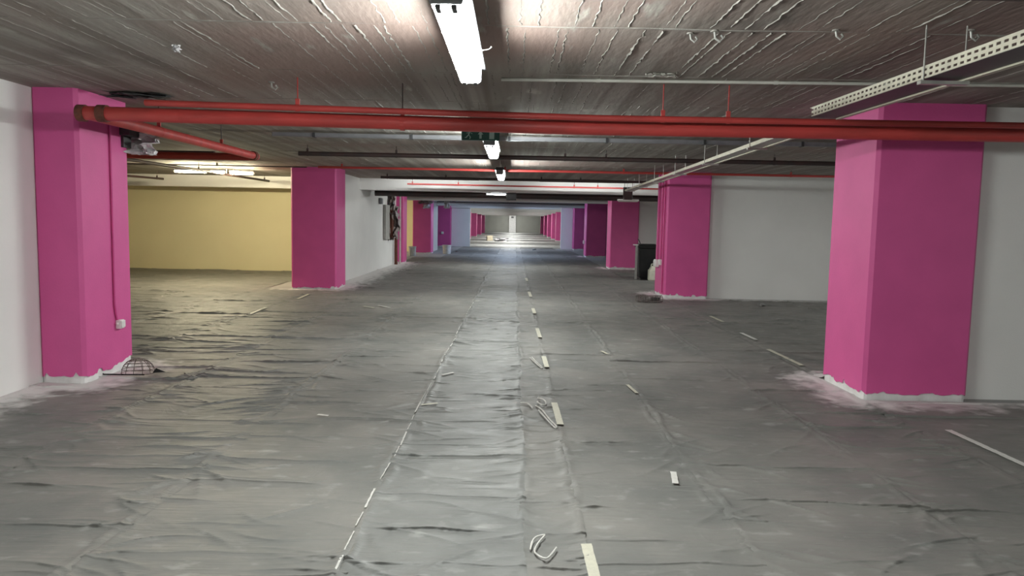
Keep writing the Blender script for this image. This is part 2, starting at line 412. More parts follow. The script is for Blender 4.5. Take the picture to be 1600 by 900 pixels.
def dust_field(X, Y):
    D = np.full(X.shape, 9.0)
    for (x0, x1, y0, y1) in PILLARS[:8]:
        dx = np.maximum(np.maximum(x0 - X, X - x1), 0); dy = np.maximum(np.maximum(y0 - Y, Y - y1), 0)
        D = np.minimum(D, np.hypot(dx, dy))
    for (x0, x1, y0, y1) in WALL_LINES:
        dx = np.maximum(np.maximum(x0 - X, X - x1), 0); dy = np.maximum(np.maximum(y0 - Y, Y - y1), 0)
        D = np.minimum(D, np.hypot(dx, dy) * (0.55 if y0 == 16.4 else 1.0))
    return np.clip(1.15 - D / 0.5, 0, 1)

def sheet(x0, x1, y0, y1, label, lvl=0, m='sheet', amp=1.0, ncross=1.0, ov=0.04, diag=1.0, coarse=1.0):
    rows = [y0]
    while rows[-1] < y1:
        yy = rows[-1]
        rows.append(yy + (0.006 if yy < 5.5 else 0.010 if yy < 9 else 0.016 if yy < 12 else 0.024 if yy < 16 else 0.05 if yy < 26 else 0.10) * coarse)
    ys = np.array(rows); xs = np.linspace(x0 - ov, x1 + ov, max(8, int((x1 - x0 + 2 * ov) / (0.019 * coarse if y0 < 12 else 0.04))))
    Y, X = np.meshgrid(ys, xs, indexing='ij')
    rs = np.random.default_rng(abs(hash((round(x0 * 100), round(y0 * 100)))) % 99991)
    # waviness of the two long edges
    ed = 0.012 * np.sin(ys * 2.1 + x0 * 3) + 0.007 * np.sin(ys * 7.3 + x0)
    tt = (X - X.mean()) / (X.max() - X.min()) * 2
    Xw = X + ed[:, None] * tt
    Z = 0.0015 + lvl * 0.0018 + np.zeros_like(X); F = np.zeros_like(X)
    Z += amp * 0.0035 * (0.5 + 0.5 * np.sin(Y * 3.1 + X * 1.3 + rs.random() * 6) * np.sin(X * 5 + rs.random() * 6))
    # cross creases left from the folded package
    for k, yf in enumerate(SHARED_FOLDS):
        if yf < y0 or yf > y1 or rs.random() > 0.9 * ncross: continue
        a = amp * 0.006 + amp * 0.018 * rs.random() ** 2; w = rs.uniform(0.005, 0.010) * (1 if yf < 8 else 1.5 if yf < 16 else 3)
        c = yf + rs.normal(0, 0.05); sl = rs.normal(0, 0.035)
        lo, hi = (rs.uniform(-0.4, 0.5), rs.uniform(0.5, 1.4))
        u = (X - x0) / (x1 - x0)
        win = 1 / (1 + np.exp(-(u - lo) * 18)) / (1 + np.exp((u - hi) * 18))
        d = Y - c - sl * (X - x0) - 0.012 * np.sin(X * 6 + k) - 0.006 * np.sin(X * 17 + k * 2)
        band = np.abs(ys - c) < 0.35
        F[band] += (a * fold(d, w) * win)[band]
    # short random wrinkles, mostly near the seams and slanted
    nw = int((min(y1, 14) - y0) * 14 * diag) if y0 < 14 else 0
    for k in range(max(0, nw)):
        cy = y0 + (min(y1, 14) - y0) * rs.random() ** 1.3
        side = rs.choice([0.1, 0.9, rs.random()]); cx = x0 + side * (x1 - x0)
        ang = rs.normal(0.25 if side > 0.5 else -0.25, 0.45); ln = rs.uniform(0.07, 0.36)
        a = amp * rs.uniform(0.004, 0.014); w = rs.uniform(0.006, 0.011) * (1 if cy < 7 else 1.7)
        b0 = np.searchsorted(ys, cy - 0.45); b1 = np.searchsorted(ys, cy + 0.45)
        xx = X[b0:b1] - cx; yy = Y[b0:b1] - cy
        s = xx * math.cos(ang) + yy * math.sin(ang); d = -xx * math.sin(ang) + yy * math.cos(ang)
        d = d - 0.25 * s * s / max(ln, 0.1) * rs.normal(0, 0.6)
        F[b0:b1] += a * fold(d, w) * np.exp(-(s / ln) ** 2 * 1.5)
    # lifted, puckered long edges
    for sgn, xe in ((1, x0), (-1, x1)):
        d = (X - xe) * sgn
        a = amp * 0.024 * (0.6 + 0.4 * np.sin(Y * 2.7 + xe * 5) * np.sin(Y * 1.1 + 2)) * (0.8 + 0.2 * np.sin(Y * 31))
        Z += a * np.exp(-np.abs(d - 0.02 - 0.012 * np.sin(Y * 3.3 + xe) - 0.006 * np.sin(Y * 11 + xe * 2)) / 0.012)
    Z += F; Yd = Y - 1.1 * F                  # creases lean over towards the near side
    nr, nc = X.shape
    co = np.stack([Xw, Yd, Z], -1).reshape(-1, 3).astype(np.float32)
    i = np.arange(nr * nc).reshape(nr, nc)
    q = np.stack([i[:-1, :-1], i[:-1, 1:], i[1:, 1:], i[1:, :-1]], -1).reshape(-1, 4)
    me = bpy.data.meshes.new('plastic_sheet')
    me.vertices.add(len(co)); me.vertices.foreach_set('co', co.ravel())
    me.loops.add(q.size); me.loops.foreach_set('vertex_index', q.ravel().astype(np.int32))
    me.polygons.add(len(q)); me.polygons.foreach_set('loop_start', np.arange(0, q.size, 4, dtype=np.int32))
    me.update(calc_edges=True)
    at = me.attributes.new('dust', 'FLOAT', 'POINT'); at.data.foreach_set('value', dust_field(Xw, Y).ravel().astype(np.float32))
    o = link('plastic_sheet', me, M[m], None, True)
    return tag(o, label, 'floor covering', 'plastic sheets laid on the floor')

sheet(-4.12, -2.96, 2.6, 15.6, 'wrinkled plastic sheet along the left wall and left pillars', 0, diag=1.6, amp=1.15)
sheet(-4.02, -2.96, 15.55, 30, 'plastic sheet along the white wall behind the second left pillar', 0, amp=1.3)
sheet(-2.96, -1.84, 2.6, 44, 'wrinkled plastic sheet strip next to the left wall strip', 1, diag=1.3, amp=1.1)
sheet(-1.84, -0.73, 2.6, 44, 'plastic sheet strip left of the white taped seam', 0)
sheet(-0.73, 0.09, 2.6, 16.0, 'shiny pale plastic sheet strip down the middle of the aisle', 2, 'sheet_gloss', ov=0.0, diag=1.6)
sheet(-0.73, 0.09, 16.0, 44, 'plastic sheet continuing the shiny middle strip down the aisle', 1, ov=0.0)
sheet(0.07, 0.36, 2.6, 44, 'narrow plastic strip between shiny strip and cream tape dashes', 1, ov=0.0, amp=0.8)
sheet(0.34, 1.12, 2.6, 44, 'plastic sheet strip right of the cream tape dashes', 0, ov=0.02, diag=0.8, amp=0.85)
sheet(1.12, 2.24, 2.6, 44, 'plastic sheet strip in the right half of the aisle', 1, ncross=0.7, diag=1.2)
sheet(2.24, 3.05, 2.6, 40, 'plastic sheet strip passing the right pillars', 0, ncross=0.7, diag=0.9)
sheet(3.05, 4.6, 2.6, 6.34, 'plastic sheet in front of the nearest right pillar', 1, ncross=0.6)
for k, (a, b) in enumerate(((3.12, 4.3), (4.3, 5.5), (5.5, 6.7), (6.7, 8.0))):
    sheet(a, b, 7.3, 15.0 if a > 3.2 else 15.0, ['first', 'second', 'third', 'fourth'][k] + ' plastic sheet from the aisle in the bay between the right pillars', k % 2, amp=1.2, coarse=1.5)
for k, (a, b) in enumerate(((-5.3, -4.1), (-6.5, -5.3), (-7.7, -6.5), (-8.9, -7.7), (-10.1, -8.9), (-11.3, -10.1))):
    sheet(a, b, 7.3 if k else 7.3, 15.5 if k == 0 else 20.6, ['first', 'second', 'third', 'fourth', 'fifth', 'sixth'][k] + ' plastic sheet from the aisle in the yellow lit left bay', k % 2, amp=1.25, coarse=1.5)
sheet(3.12, 5.0, 16.2, 24.4, 'plastic sheet under the black bin', 1, amp=1.4)

# ------------------------------------------------------------------ fluorescent battens
def batten(x, y, z, length, rz, m, label, group, rods=True, full=True):
    """housing above, lit diffuser below, end caps, clips, hanging rods"""
    t = empty('fluorescent_batten', (x, y, z), rz); tag(t, label, 'lamp', group)
    h = length / 2
    hb = MB().frustum(0, 0, 0.088, 0.14, 0.088, h + 0.01, 0.06, h - 0.02)
    hb.build('housing', M['lamp_top'], t, bevel=0.004)
    # diffuser: rounded trough, open where it meets the housing
    prof = [(-0.062, 0.088), (-0.06, 0.03), (-0.05, 0.008), (-0.03, 0.0), (-0.008, 0.007), (0.008, 0.007), (0.03, 0.0), (0.05, 0.008), (0.06, 0.03), (0.062, 0.088)]
    vs = []; fs = []; n = len(prof)
    for yy in (-h + 0.03, h - 0.03):
        vs += [(px, yy, pz) for px, pz in prof]
    for k in range(n - 1): fs.append((k, k + n, k + n + 1, k + 1))
    MB().add(vs, fs).build('diffuser', m, t)
    for s in (-1, 1):
        ya, yb = sorted((s * (h - 0.03), s * (h + 0.008)))
        MB().box(-0.064, 0.064, ya, yb, 0.012, 0.09).build('end_cap', M['housing'], t, bevel=0.012)
        if full:
            for px in (-0.03, 0.03):
                MB().frustum(px, s * (h - 0.045), -0.004, 0.01, 0.010, 0.034, 0.012, 0.038).build('lamp_holder', M['darkgrey'], t, bevel=0.004)
    if full:
        for s in (-1, 1):
            for k in range(4):
                yy = -h + length * (k + 0.5) / 4
                MB().box(s * 0.067 - 0.004, s * 0.067 + 0.004, yy - 0.014, yy + 0.014, 0.05, 0.09).build('clip', M['conduit'], t)
    if rods and CEIL - z > 0.15:
        for s in (-0.6, 0.6):
            MB().tube([(0, s * h, 0.135), (0, s * h, CEIL - z)], 0.005, 6).build('hanging_rod', M['steel'], t)
    return t

b = batten(-0.27, 3.57, 2.285, 1.56, 0, M['lit'], 'large bright twin tube batten nearest overhead', 'aisle fluorescent battens')
MB().tube([(0.07, 0.12, 0.05), (0.10, 0.13, 0.052), (0.125, 0.15, 0.06), (0.14, 0.165, 0.075), (0.137, 0.18, 0.08)], 0.0025, 6).build('loose_tie', M['socket'], b)
batten(-0.28, 8.6, 2.285, 1.56, 0, M['lit'], 'second lit batten, just behind the green exit sign', 'aisle fluorescent battens')
batten(-0.27, 13.4, 2.285, 1.56, 0, M['lit'], 'third lit batten, small above the red cross pipe', 'aisle fluorescent battens')
batten(-0.27, -1.4, 2.285, 1.56, 0, M['lit'], 'added unseen batten overhead just behind the viewer', 'aisle fluorescent battens', full=False)  # unseen batten added to raise the overall brightness
batten(-0.27, -6.2, 2.285, 1.56, 0, M['lit'], 'added unseen batten overhead farther behind the viewer', 'aisle fluorescent battens', full=False)  # another added batten out of view, for brightness
def slim(x, y, z, length, rz, m, label, group):
    t = empty('fluorescent_tube', (x, y, z), rz); tag(t, label, 'lamp', group)
    MB().box(-0.03, 0.03, -length / 2, length / 2, 0.045, 0.085).build('housing', M['housing'], t, bevel=0.004)
    MB().tube([(0, -length / 2 + 0.04, 0.02), (0, length / 2 - 0.04, 0.02)], 0.022, 12).build('tube', m, t, smooth=True)
    for s in (-1, 1):
        MB().box(-0.02, 0.02, s * (length / 2 - 0.02) - 0.02, s * (length / 2 - 0.02) + 0.02, 0.0, 0.05).build('lamp_holder', M['socket'], t, bevel=0.004)
        MB().tube([(0, s * length * 0.35, 0.08), (0, s * length * 0.35, CEIL - z)], 0.005, 6).build('hanging_rod', M['steel'], t)
slim(-6.80, 16.0, 2.43, 1.15, math.pi / 2, M['lit_warm_tube'], 'longer warm lit tube in the left bay', 'warm tubes in the left bay')
slim(-6.02, 16.35, 2.43, 0.55, math.pi / 2, M['lit_warm_tube'], 'shorter warm lit tube in the left bay', 'warm tubes in the left bay')
batten(-8.2, 32.6, 2.40, 1.5, math.pi / 2, M['lit_warm'], 'warm lit tube in the bay behind the slim pillar', 'warm tubes in the left bay', full=False)
batten(7.6, 11.2, 2.40, 1.5, 0, M['lit_mid'], 'added batten in the right bay, unseen behind the nearest right pillar', 'added right bay battens', full=False)  # unseen batten added to light the right bay wall
batten(7.0, 2.4, 2.40, 1.5, 0, M['lit_dim'], 'added batten in the near right bay beyond the view', 'added right bay battens', full=False)  # out-of-view batten added to lift the left wall and pillar
batten(6.4, 18.0, 2.40, 1.5, 0, M['lit_bay'], 'added batten in the right bay, unseen behind the second right pillar', 'added right bay battens', full=False)  # unseen batten added to brighten the white left wall
batten(-0.3, 24.3, 2.415, 1.5, 0, M['lit'], 'added unseen batten tucked behind the nearest white beam', 'aisle fluorescent battens', rods=False, full=False)  # added out of sight to lighten the aisle floor here
for i, y in enumerate((33.0, 40.5)):
    batten(-0.3, y, 2.41, 1.5, 0, M['lit_cool'], ['cool lit batten before', 'cool lit batten close to'][i] + ' the bluish portal, above the beams', 'cool battens before the portal', rods=False, full=False)
for i, y in enumerate((47.5, 56.5, 66, 75, 85, 101)):
    batten(-0.3, y, 2.41, 1.5, 0 if i < 5 else math.pi / 2, M['lit_deep'], ['first', 'second', 'third', 'fourth', 'fifth', 'last'][i] + ' distant lit batten beyond the bluish portal', 'distant battens', rods=False, full=False)

# unseen fill lamps added to brighten the nearest beam; small lit lamp under it
for xx, lab in ((-2.0, 'left'), (1.7, 'right')):
    t = empty('beam_fill_lamp', (xx, 18.35, 2.50)); tag(t, lab + ' added fill lamp brightening the nearest white beam', 'lamp', 'added fill lamps at the beam')
    MB().box(-1.1, 1.1, -0.05, 0.05, 0.058, CEIL - 2.50).build('housing', M['lamp_top'], t)
    MB().box(-1.1, 1.1, -0.06, -0.05, 0.0, CEIL - 2.50).build('front_shield', M['lamp_top'], t)  # blocks the added tube's glow on the view side
    MB().tube([(-1.05, 0, 0.036), (1.05, 0, 0.036)], 0.018, 10).build('tube', M['lit_beam_fill'], t, smooth=True)
t = empty('beam_lamp', (-0.50, 19.6, 2.205)); tag(t, 'short lit strip lamp under the nearest white beam', 'lamp')
MB().box(-0.27, 0.27, -0.04, 0.04, 0.03, 0.066).build('housing', M['housing'], t)
MB().box(-0.25, 0.25, -0.03, 0.03, 0.0, 0.03).build('diffuser', M['lit_dim'], t, bevel=0.008)
t = empty('junction_box', (-0.10, 19.6, 2.07)); tag(t, 'dark junction box under the nearest white beam', 'box')
MB().box(-0.13, 0.13, -0.08, 0.08, 0.0, 0.20).build('box', M['darkgrey'], t, bevel=0.01)
MB().box(-0.11, 0.11, -0.095, -0.08, 0.02, 0.18).build('lid', M['darkgrey'], t, bevel=0.004)

# ------------------------------------------------------------------ pipes
def hanger(parent, x, y, z, r, m='steel', axis='x', clamp=None):
    MB().tube([(x, y, z + r), (x, y, CEIL)], 0.005, 6).build('hanger_rod', M[m], parent)
    w = 0.016
    mb = MB()
    ring = []
    for k in range(13):
        a = k * math.tau / 12
        ring.append((math.cos(a) * (r + 0.004), math.sin(a) * (r + 0.004)))
    vs = []; fs = []
    for (c, s) in ring[:12]:
        for e in (-w, w):
            vs.append((x + e, y + c, z + s) if axis == 'x' else (x + c, y + e, z + s))
    for k in range(12):
        j = (k + 1) % 12; fs.append((k * 2, j * 2, j * 2 + 1, k * 2 + 1))
    mb.add(vs, fs)
    (mb.box(x - w, x + w, y - 0.008, y + 0.008, z + r, z + r + 0.045))
    mb.build('hanger_clamp', M[clamp or m], parent)

def pipe(name, pts, r, m, label, hang=(), axis='x', n=14, clamp=None, rodm='dark_pipe', cat='pipe', group='pipes under the ceiling'):
    t = empty(name, pts[0]); o = Vector(pts[0])
    tag(t, label, cat, group)
    MB().tube([Vector(p) - o for p in pts], r, n).build('run', M[m], t, smooth=True)
    for (hx, hy, hz) in hang:
        hanger(t, hx - o.x, hy - o.y, hz - o.z, r, rodm, axis, clamp or m)
    # the hanger rods reach the ceiling: correct for the root offset
    for ch in t.children:
        if ch.name.startswith('hanger_rod'):
            for v in ch.data.vertices:
                if v.co.z > CEIL - 0.02: v.co.z = CEIL - o.z
    return t

PY, PZ = 5.9, 2.262
main = pipe('sprinkler_main_pipe', [(-3.40, PY, PZ + 0.03), (0.5, PY, PZ - 0.012), (9.9, PY, PZ + 0.01)], 0.056, 'red',
            'thick red sprinkler main crossing the aisle from the nearest left pillar', [(-0.9, PY, PZ), (4.3, PY, PZ)], n=18)
o = Vector((-3.40, PY, PZ + 0.03))
MB().tube([(0.0, 0, 0), (-0.06, 0, 0)], 0.066, 16).build('end_coupling', M['rust'], main, smooth=True)
MB().tube([(0.10, 0, 0), (0.17, 0, -0.001)], 0.068, 16).build('coupling', M['rust'], main, smooth=True)
MB().tube([(0.75, 0, -0.008), (0.755, 0, -0.008)], 0.058, 16).build('weld_bead', M['red'], main, smooth=True)
MB().tube([(0.02, 0.0, 0.0)] + [Vector(p) for p in arc((0.0, 0.06, 0.0), (0.0, 3.95, 0.0), (-8.0, 3.95, -0.005), 0.14)], 0.048, 14).build('branch_pipe', M['red'], main, smooth=True)
MB().tube([(0, 3.70, 0), (0, 3.78, 0)], 0.06, 14).build('elbow_coupling', M['rust'], main, smooth=True)
for yy in (1.2, 2.7):
    hanger(main, 0, yy, 0, 0.048, 'dark_pipe', 'y', 'red')
for ch in main.children:
    if ch.name.startswith('hanger_rod'):
        for v in ch.data.vertices:
            if v.co.z > 0.15: v.co.z = CEIL - o.z

pipe('sprinkler_pipe', [(-2.85, 5.74, 2.358), (0.6, 5.74, 2.306), (9.9, 5.74, 2.318)],
     0.024, 'red', 'thin red pipe just above the thick red main', [(-1.68, 5.74, 2.340), (1.12, 5.74, 2.3067), (1.62, 5.74, 2.3073)], clamp='red', rodm='red')
pipe('sprinkler_pipe', [(-3.18, 10.9, 2.44), (9.9, 10.95, 2.44)], 0.033, 'dark_pipe', 'black pipe hung across the aisle in front of the second lit batten end',
     [(-3.05, 10.9, 2.44), (-1.75, 10.9, 2.44), (0.72, 10.9, 2.44), (1.32, 10.9, 2.44), (3.8, 10.95, 2.44)])
pipe('sprinkler_pipe', [(-3.75, 14.12, 2.47), (9.9, 14.0, 2.47)], 0.023, 'red', 'thin red pipe crossing the aisle just before the second pillars',
     [(-3.3, 14.12, 2.47), (-0.2, 14.1, 2.47), (2.05, 14.1, 2.47), (5.2, 14.05, 2.47)])
pipe('sprinkler_pipe', [(-3.1, 17.1, 2.47), (9.9, 17.1, 2.47)], 0.03, 'dark_pipe', 'dark pipe hung across the aisle behind the second pillars',
     [(-2.95, 17.1, 2.47), (-1.6, 17.1, 2.47), (0.6, 17.1, 2.47), (1.5, 17.1, 2.47), (5.6, 17.1, 2.47)])
pipe('sprinkler_pipe', [(-2.75, 18.9, 2.415), (9.9, 18.9, 2.40)], 0.02, 'red', 'thin reddish pipe running in front of the nearest white beam',
     [(-2.62, 18.9, 2.415), (-1.45, 18.9, 2.415), (1.5, 18.9, 2.41), (2.1, 18.9, 2.41)])
pipe('large_pipe', [(-3.95, 20.9, 2.245), (9.9, 20.9, 2.225)], 0.085, 'dark_pipe', 'fat black pipe right behind the nearest white beam', [(-2, 20.9, 2.24), (2, 20.9, 2.235)])
pipe('sprinkler_pipe', [(0.4, 2.98, 2.45), (9.9, 2.98, 2.45)], 0.05, 'dark_pipe', 'dark pipe along the top right edge of the view', [(3.0, 2.98, 2.45)])
pipe('sprinkler_pipe', [(-6.45, 9.0, 2.40), (-6.38, 19.2, 2.435)], 0.028, 'dark_pipe', 'black pipe running deep into the yellow lit left bay',
     [(-6.42, 12.2, 2.41), (-6.40, 15.0, 2.42), (-6.39, 18.9, 2.434)], axis='y')
pipe('sprinkler_pipe', [(-9.6, 13.5, 2.38), (-8.55, 18.0, 2.38)], 0.026, 'dark_pipe', 'short black pipe stub at the left edge of the yellow bay', [(-8.6, 17.8, 2.38)], axis='y')
pipe('conduit', [(-11.5, 14.9, 2.52), (-4.2, 14.95, 2.52)], 0.012, 'dark_pipe', 'thin dark conduit across the yellow bay ceiling', [(-9, 14.92, 2.52), (-6, 14.93, 2.52)])
pipe('large_pipe', [(-11.8, 11.6, 2.46), (-4.7, 11.6, 2.46)], 0.05, 'dark_pipe', 'dark pipe crossing the left bay behind the red branch', [(-7, 11.6, 2.46)])
for yv, xx in ((22.6, 'second'), (26.5, 'third'), (31.0, 'fourth'), (36.2, 'fifth')):
    pipe('sprinkler_pipe', [(-3.8, yv, 2.42), (9, yv, 2.42)], 0.03, 'dark_pipe' if xx != 'third' else 'red', xx + ' cross pipe beyond the nearest white beam', [(-2, yv, 2.42), (2, yv, 2.42)])
pipe('conduit', [(-0.12, 5.60, 2.556), (2.62, 5.50, 2.556), (5, 5.42, 2.556)], 0.012, 'conduit', 'pale conduit fixed across the ceiling right of the nearest batten',
     [(0.6, 5.57, 2.556), (1.9, 5.525, 2.556)])
t = empty('cable_trunking', (-3.0, 9.2, 2.485)); tag(t, 'grey cable trunking across the ceiling behind the red main', 'cable trunking')
MB().box(0, 8.4, -0.04, 0.04, 0.02, 0.06).build('body', M['housing'], t, bevel=0.004)
MB().box(0, 8.4, -0.044, 0.044, 0.012, 0.02).build('cover', M['housing'], t)
for k in range(7):
    MB().box(0.5 + k * 1.2, 0.53 + k * 1.2, -0.05, 0.05, 0.006, 0.065).build('joint_strap', M['lamp_top'], t)

# ------------------------------------------------------------------ cable trays
def tray(name, p0, p1, width, hgt, label, slots, nh, z=2.295):
    a = Vector((p0[0], p0[1], 0)); b = Vector((p1[0], p1[1], 0)); ln = (b - a).length
    t = empty(name, (p0[0], p0[1], z), -math.atan2(b.x - a.x, b.y - a.y)); tag(t, label, 'cable tray', 'cable trays along the right of the aisle')
    th = 0.002
    if slots:
        mb = MB(); pit = 0.052; n = int(ln / pit); hh = hgt
        rows = [(0.15, 0.34), (0.60, 0.79)]
        for k in range(n):
            y0 = k * pit; y1 = y0 + pit * 0.42; y2 = y0 + pit
            mb.box(-th, th, y0, y1, 0, hh)
            zz = 0
            for lo, hi in rows:
                mb.box(-th, th, y1, y2, zz, lo * hh); zz = hi * hh
            mb.box(-th, th, y1, y2, zz, hh)
        mb.box(0, 0.012, 0, ln, hh - th, hh + th)
        mb.build('perforated_side', M['tray'], t)
    else:
        MB().box(-th, th, 0, ln, 0, hgt).build('side_rail', M['tray'], t)
    MB().box(width - th, width + th, 0, ln, 0, hgt).build('far_side_rail', M['tray'], t)
    MB().box(0, width, 0, ln, -th, th).build('bottom', M['steel' if not slots else 'darkgrey'], t)  # perforated tray's bottom is dark grey: its shade put into the colour
    MB().box(width - 0.01, width + 0.02, 0, ln, -0.012, -0.002).build('edge_strip', M['tray'], t)
    cb = MB()
    MB().tube([(width * 0.35, 0, 0.025), (width * 0.4, ln * 0.5, 0.02), (width * 0.33, ln, 0.025)], 0.012, 8).build('cable', M['black'], t, smooth=True)
    MB().tube([(width * 0.65, 0, 0.02), (width * 0.6, ln * 0.5, 0.02), (width * 0.68, ln, 0.02)], 0.010, 8).build('cable', M['darkgrey'], t, smooth=True)
    for k in range(nh):
        yy = ln * (k + 0.6) / nh
        MB().tube([(-0.008, yy, -0.02), (-0.008, yy, CEIL - z)], 0.004, 6).build('threaded_rod', M['steel'], t)
        MB().tube([(width + 0.008, yy, -0.02), (width + 0.008, yy, CEIL - z)], 0.004, 6).build('threaded_rod', M['steel'], t)
        MB().box(-0.03, width + 0.03, yy - 0.018, yy + 0.018, -0.03, -0.012).build('cross_bracket', M['steel'], t)
    return t
tray('cable_tray', (2.19, 1.8), (2.12, 5.42), 0.2, 0.066, 'perforated beige cable tray at the upper right, in front of the red main', True, 1)
tr2 = tray('cable_tray', (2.30, 6.25), (2.66, 18.2), 0.14, 0.035, 'long thin cable tray running back from behind the red main', False, 6)
MB().box(-0.03, 0.19, 11.75, 11.79, -0.20, 0.10).build('end_bracket', M['dark_pipe'], tr2, bevel=0.004)
MB().box(-0.03, 0.0, 11.55, 11.79, -0.20, -0.16).build('end_bracket', M['dark_pipe'], tr2, bevel=0.004)
t = empty('unlit_batten', (2.80, 18.35, 2.07)); tag(t, 'small unlit white batten hanging below the end of the long cable tray', 'lamp')
MB().box(-0.26, 0.26, -0.07, 0.07, 0.0, 0.045).build('housing', M['socket'], t, bevel=0.012)
MB().box(-0.24, 0.24, -0.05, 0.05, -0.02, 0.002).build('diffuser', M['conduit'], t, bevel=0.01)
for s in (-0.1, 0.1): MB().tube([(s, 0, 0.04), (s, 0, CEIL - 2.07)], 0.006, 6).build('hanging_rod', M['dark_pipe'], t)

# ------------------------------------------------------------------ exit sign
t = empty('exit_sign', (-0.365, 7.65, 2.325)); tag(t, 'dark green emergency exit sign hanging above the aisle', 'sign')
MB().box(-0.195, 0.195, -0.022, 0.022, 0.0, 0.115).build('panel', M['green'], t, bevel=0.006)
y = -0.0245
def flat(pts): 
    mb = MB(); n = len(pts)
    mb.add([(px, y, pz) for px, pz in pts] + [(px, y + 0.003, pz) for px, pz in pts], [tuple(range(n)), tuple(range(2 * n - 1, n - 1, -1))] + [(i, (i + 1) % n + 0, (i + 1) % n + n, i + n) for i in range(n)])
    return mb
def circ(cx, cz, r): return [(cx + r * math.cos(k * math.tau / 12), cz + r * math.sin(k * math.tau / 12)) for k in range(12)]
man = flat(circ(-0.105, 0.093, 0.009))
for seg in ([(-0.118, 0.083), (-0.105, 0.083), (-0.118, 0.05), (-0.131, 0.05)], [(-0.125, 0.055), (-0.115, 0.052), (-0.098, 0.032), (-0.108, 0.030)],
            [(-0.108, 0.031), (-0.098, 0.034), (-0.106, 0.012), (-0.114, 0.014)], [(-0.131, 0.052), (-0.121, 0.05), (-0.142, 0.024), (-0.150, 0.029)],
            [(-0.150, 0.030), (-0.142, 0.024), (-0.160, 0.022), (-0.160, 0.028)], [(-0.108, 0.08), (-0.103, 0.074), (-0.085, 0.062), (-0.082, 0.068)],
            [(-0.118, 0.08), (-0.120, 0.072), (-0.142, 0.068), (-0.143, 0.075)]):
    q = flat(seg); man.add(q.v, q.f)
man.build('running_figure', M['pictogram'], t)
flat([(-0.012, 0.018), (0.012, 0.018), (0.012, 0.06), (0.028, 0.06), (0.0, 0.095), (-0.028, 0.06), (-0.012, 0.06)]).build('arrow', M['pictogram'], t)
door = flat([(0.09, 0.015), (0.14, 0.015), (0.14, 0.097), (0.09, 0.097)]); door.build('door_symbol', M['pictogram'], t)
for s in (-0.15, 0.15): MB().tube([(s, 0, 0.11), (s, 0, CEIL - 2.325)], 0.005, 6).build('hanging_rod', M['steel'], t)

# ------------------------------------------------------------------ sockets and conduits on the pillars
t = empty('socket_outlet', (-3.765, 6.95, 0.46)); tag(t, 'white socket low on the nearest left pillar', 'socket')
MB().box(0, 0.045, -0.042, 0.042, -0.042, 0.042).build('box', M['socket'], t, bevel=0.008)
MB().box(0.045, 0.056, -0.036, 0.036, -0.030, 0.036).build('flap_cover', M['socket'], t, bevel=0.004)
MB().box(0.01, 0.03, -0.06, -0.042, 0.0, 0.02).build('cable_gland', M['socket'], t, bevel=0.004)
pipe('conduit', [(-3.752, 6.89, 2.40), (-3.752, 6.885, 0.66), (-3.752, 6.90, 0.58), (-3.752, 6.92, 0.505)], 0.011, 'pink', 'thin pink painted conduit down the nearest left pillar', cat='conduit', group=None)
t = empty('double_socket', (3.092, 15.75, 0.68)); tag(t, 'white double socket box on the second right pillar', 'socket')
MB().box(-0.08, 0, -0.11, 0.11, -0.075, 0.085).build('box', M['socket'], t, bevel=0.015)
MB().box(-0.092, -0.08, -0.09, 0.09, -0.06, 0.06).build('flap_cover', M['socket'], t, bevel=0.005)
t = empty('double_socket', (3.092, 15.40, 0.72)); tag(t, 'smaller white socket beside the double box on second right pillar', 'socket')
MB().box(-0.06, 0, -0.06, 0.06, -0.06, 0.06).build('box', M['socket'], t, bevel=0.015)
MB().box(-0.07, -0.06, -0.045, 0.045, -0.045, 0.045).build('flap_cover', M['socket'], t, bevel=0.005)
for yy, zb, lab in ((15.80, 0.76, 'rear'), (15.45, 0.78, 'middle'), (15.22, 0.10, 'front')):
    pipe('conduit', [(3.075, yy, 2.56), (3.075, yy, zb)], 0.016, 'pink', lab + ' of three pink painted conduits on the second right pillar', cat='conduit', group='pink conduits on the second right pillar')
for (x, yy, z, lab) in ((3.185, 33.3, 0.66, 'tiny white socket on the fourth right pillar'),):
    t = empty('socket_outlet', (x, yy, z)); tag(t, lab, 'socket')
    MB().box(-0.07, 0.01, -0.1, 0.1, -0.08, 0.08).build('box', M['socket'], t, bevel=0.01)
    MB().box(-0.08, -0.07, -0.08, 0.08, -0.06, 0.06).build('flap_cover', M['socket'], t, bevel=0.004)
t = empty('socket_outlet', (-4.19, 42.99, 0.80)); tag(t, 'tiny white socket on the purple looking left pillar', 'socket')
MB().box(-0.07, 0.07, -0.06, 0.0, -0.07, 0.07).build('box', M['socket'], t, bevel=0.01)
MB().box(-0.055, 0.055, -0.07, -0.06, -0.055, 0.055).build('flap_cover', M['socket'], t, bevel=0.004)

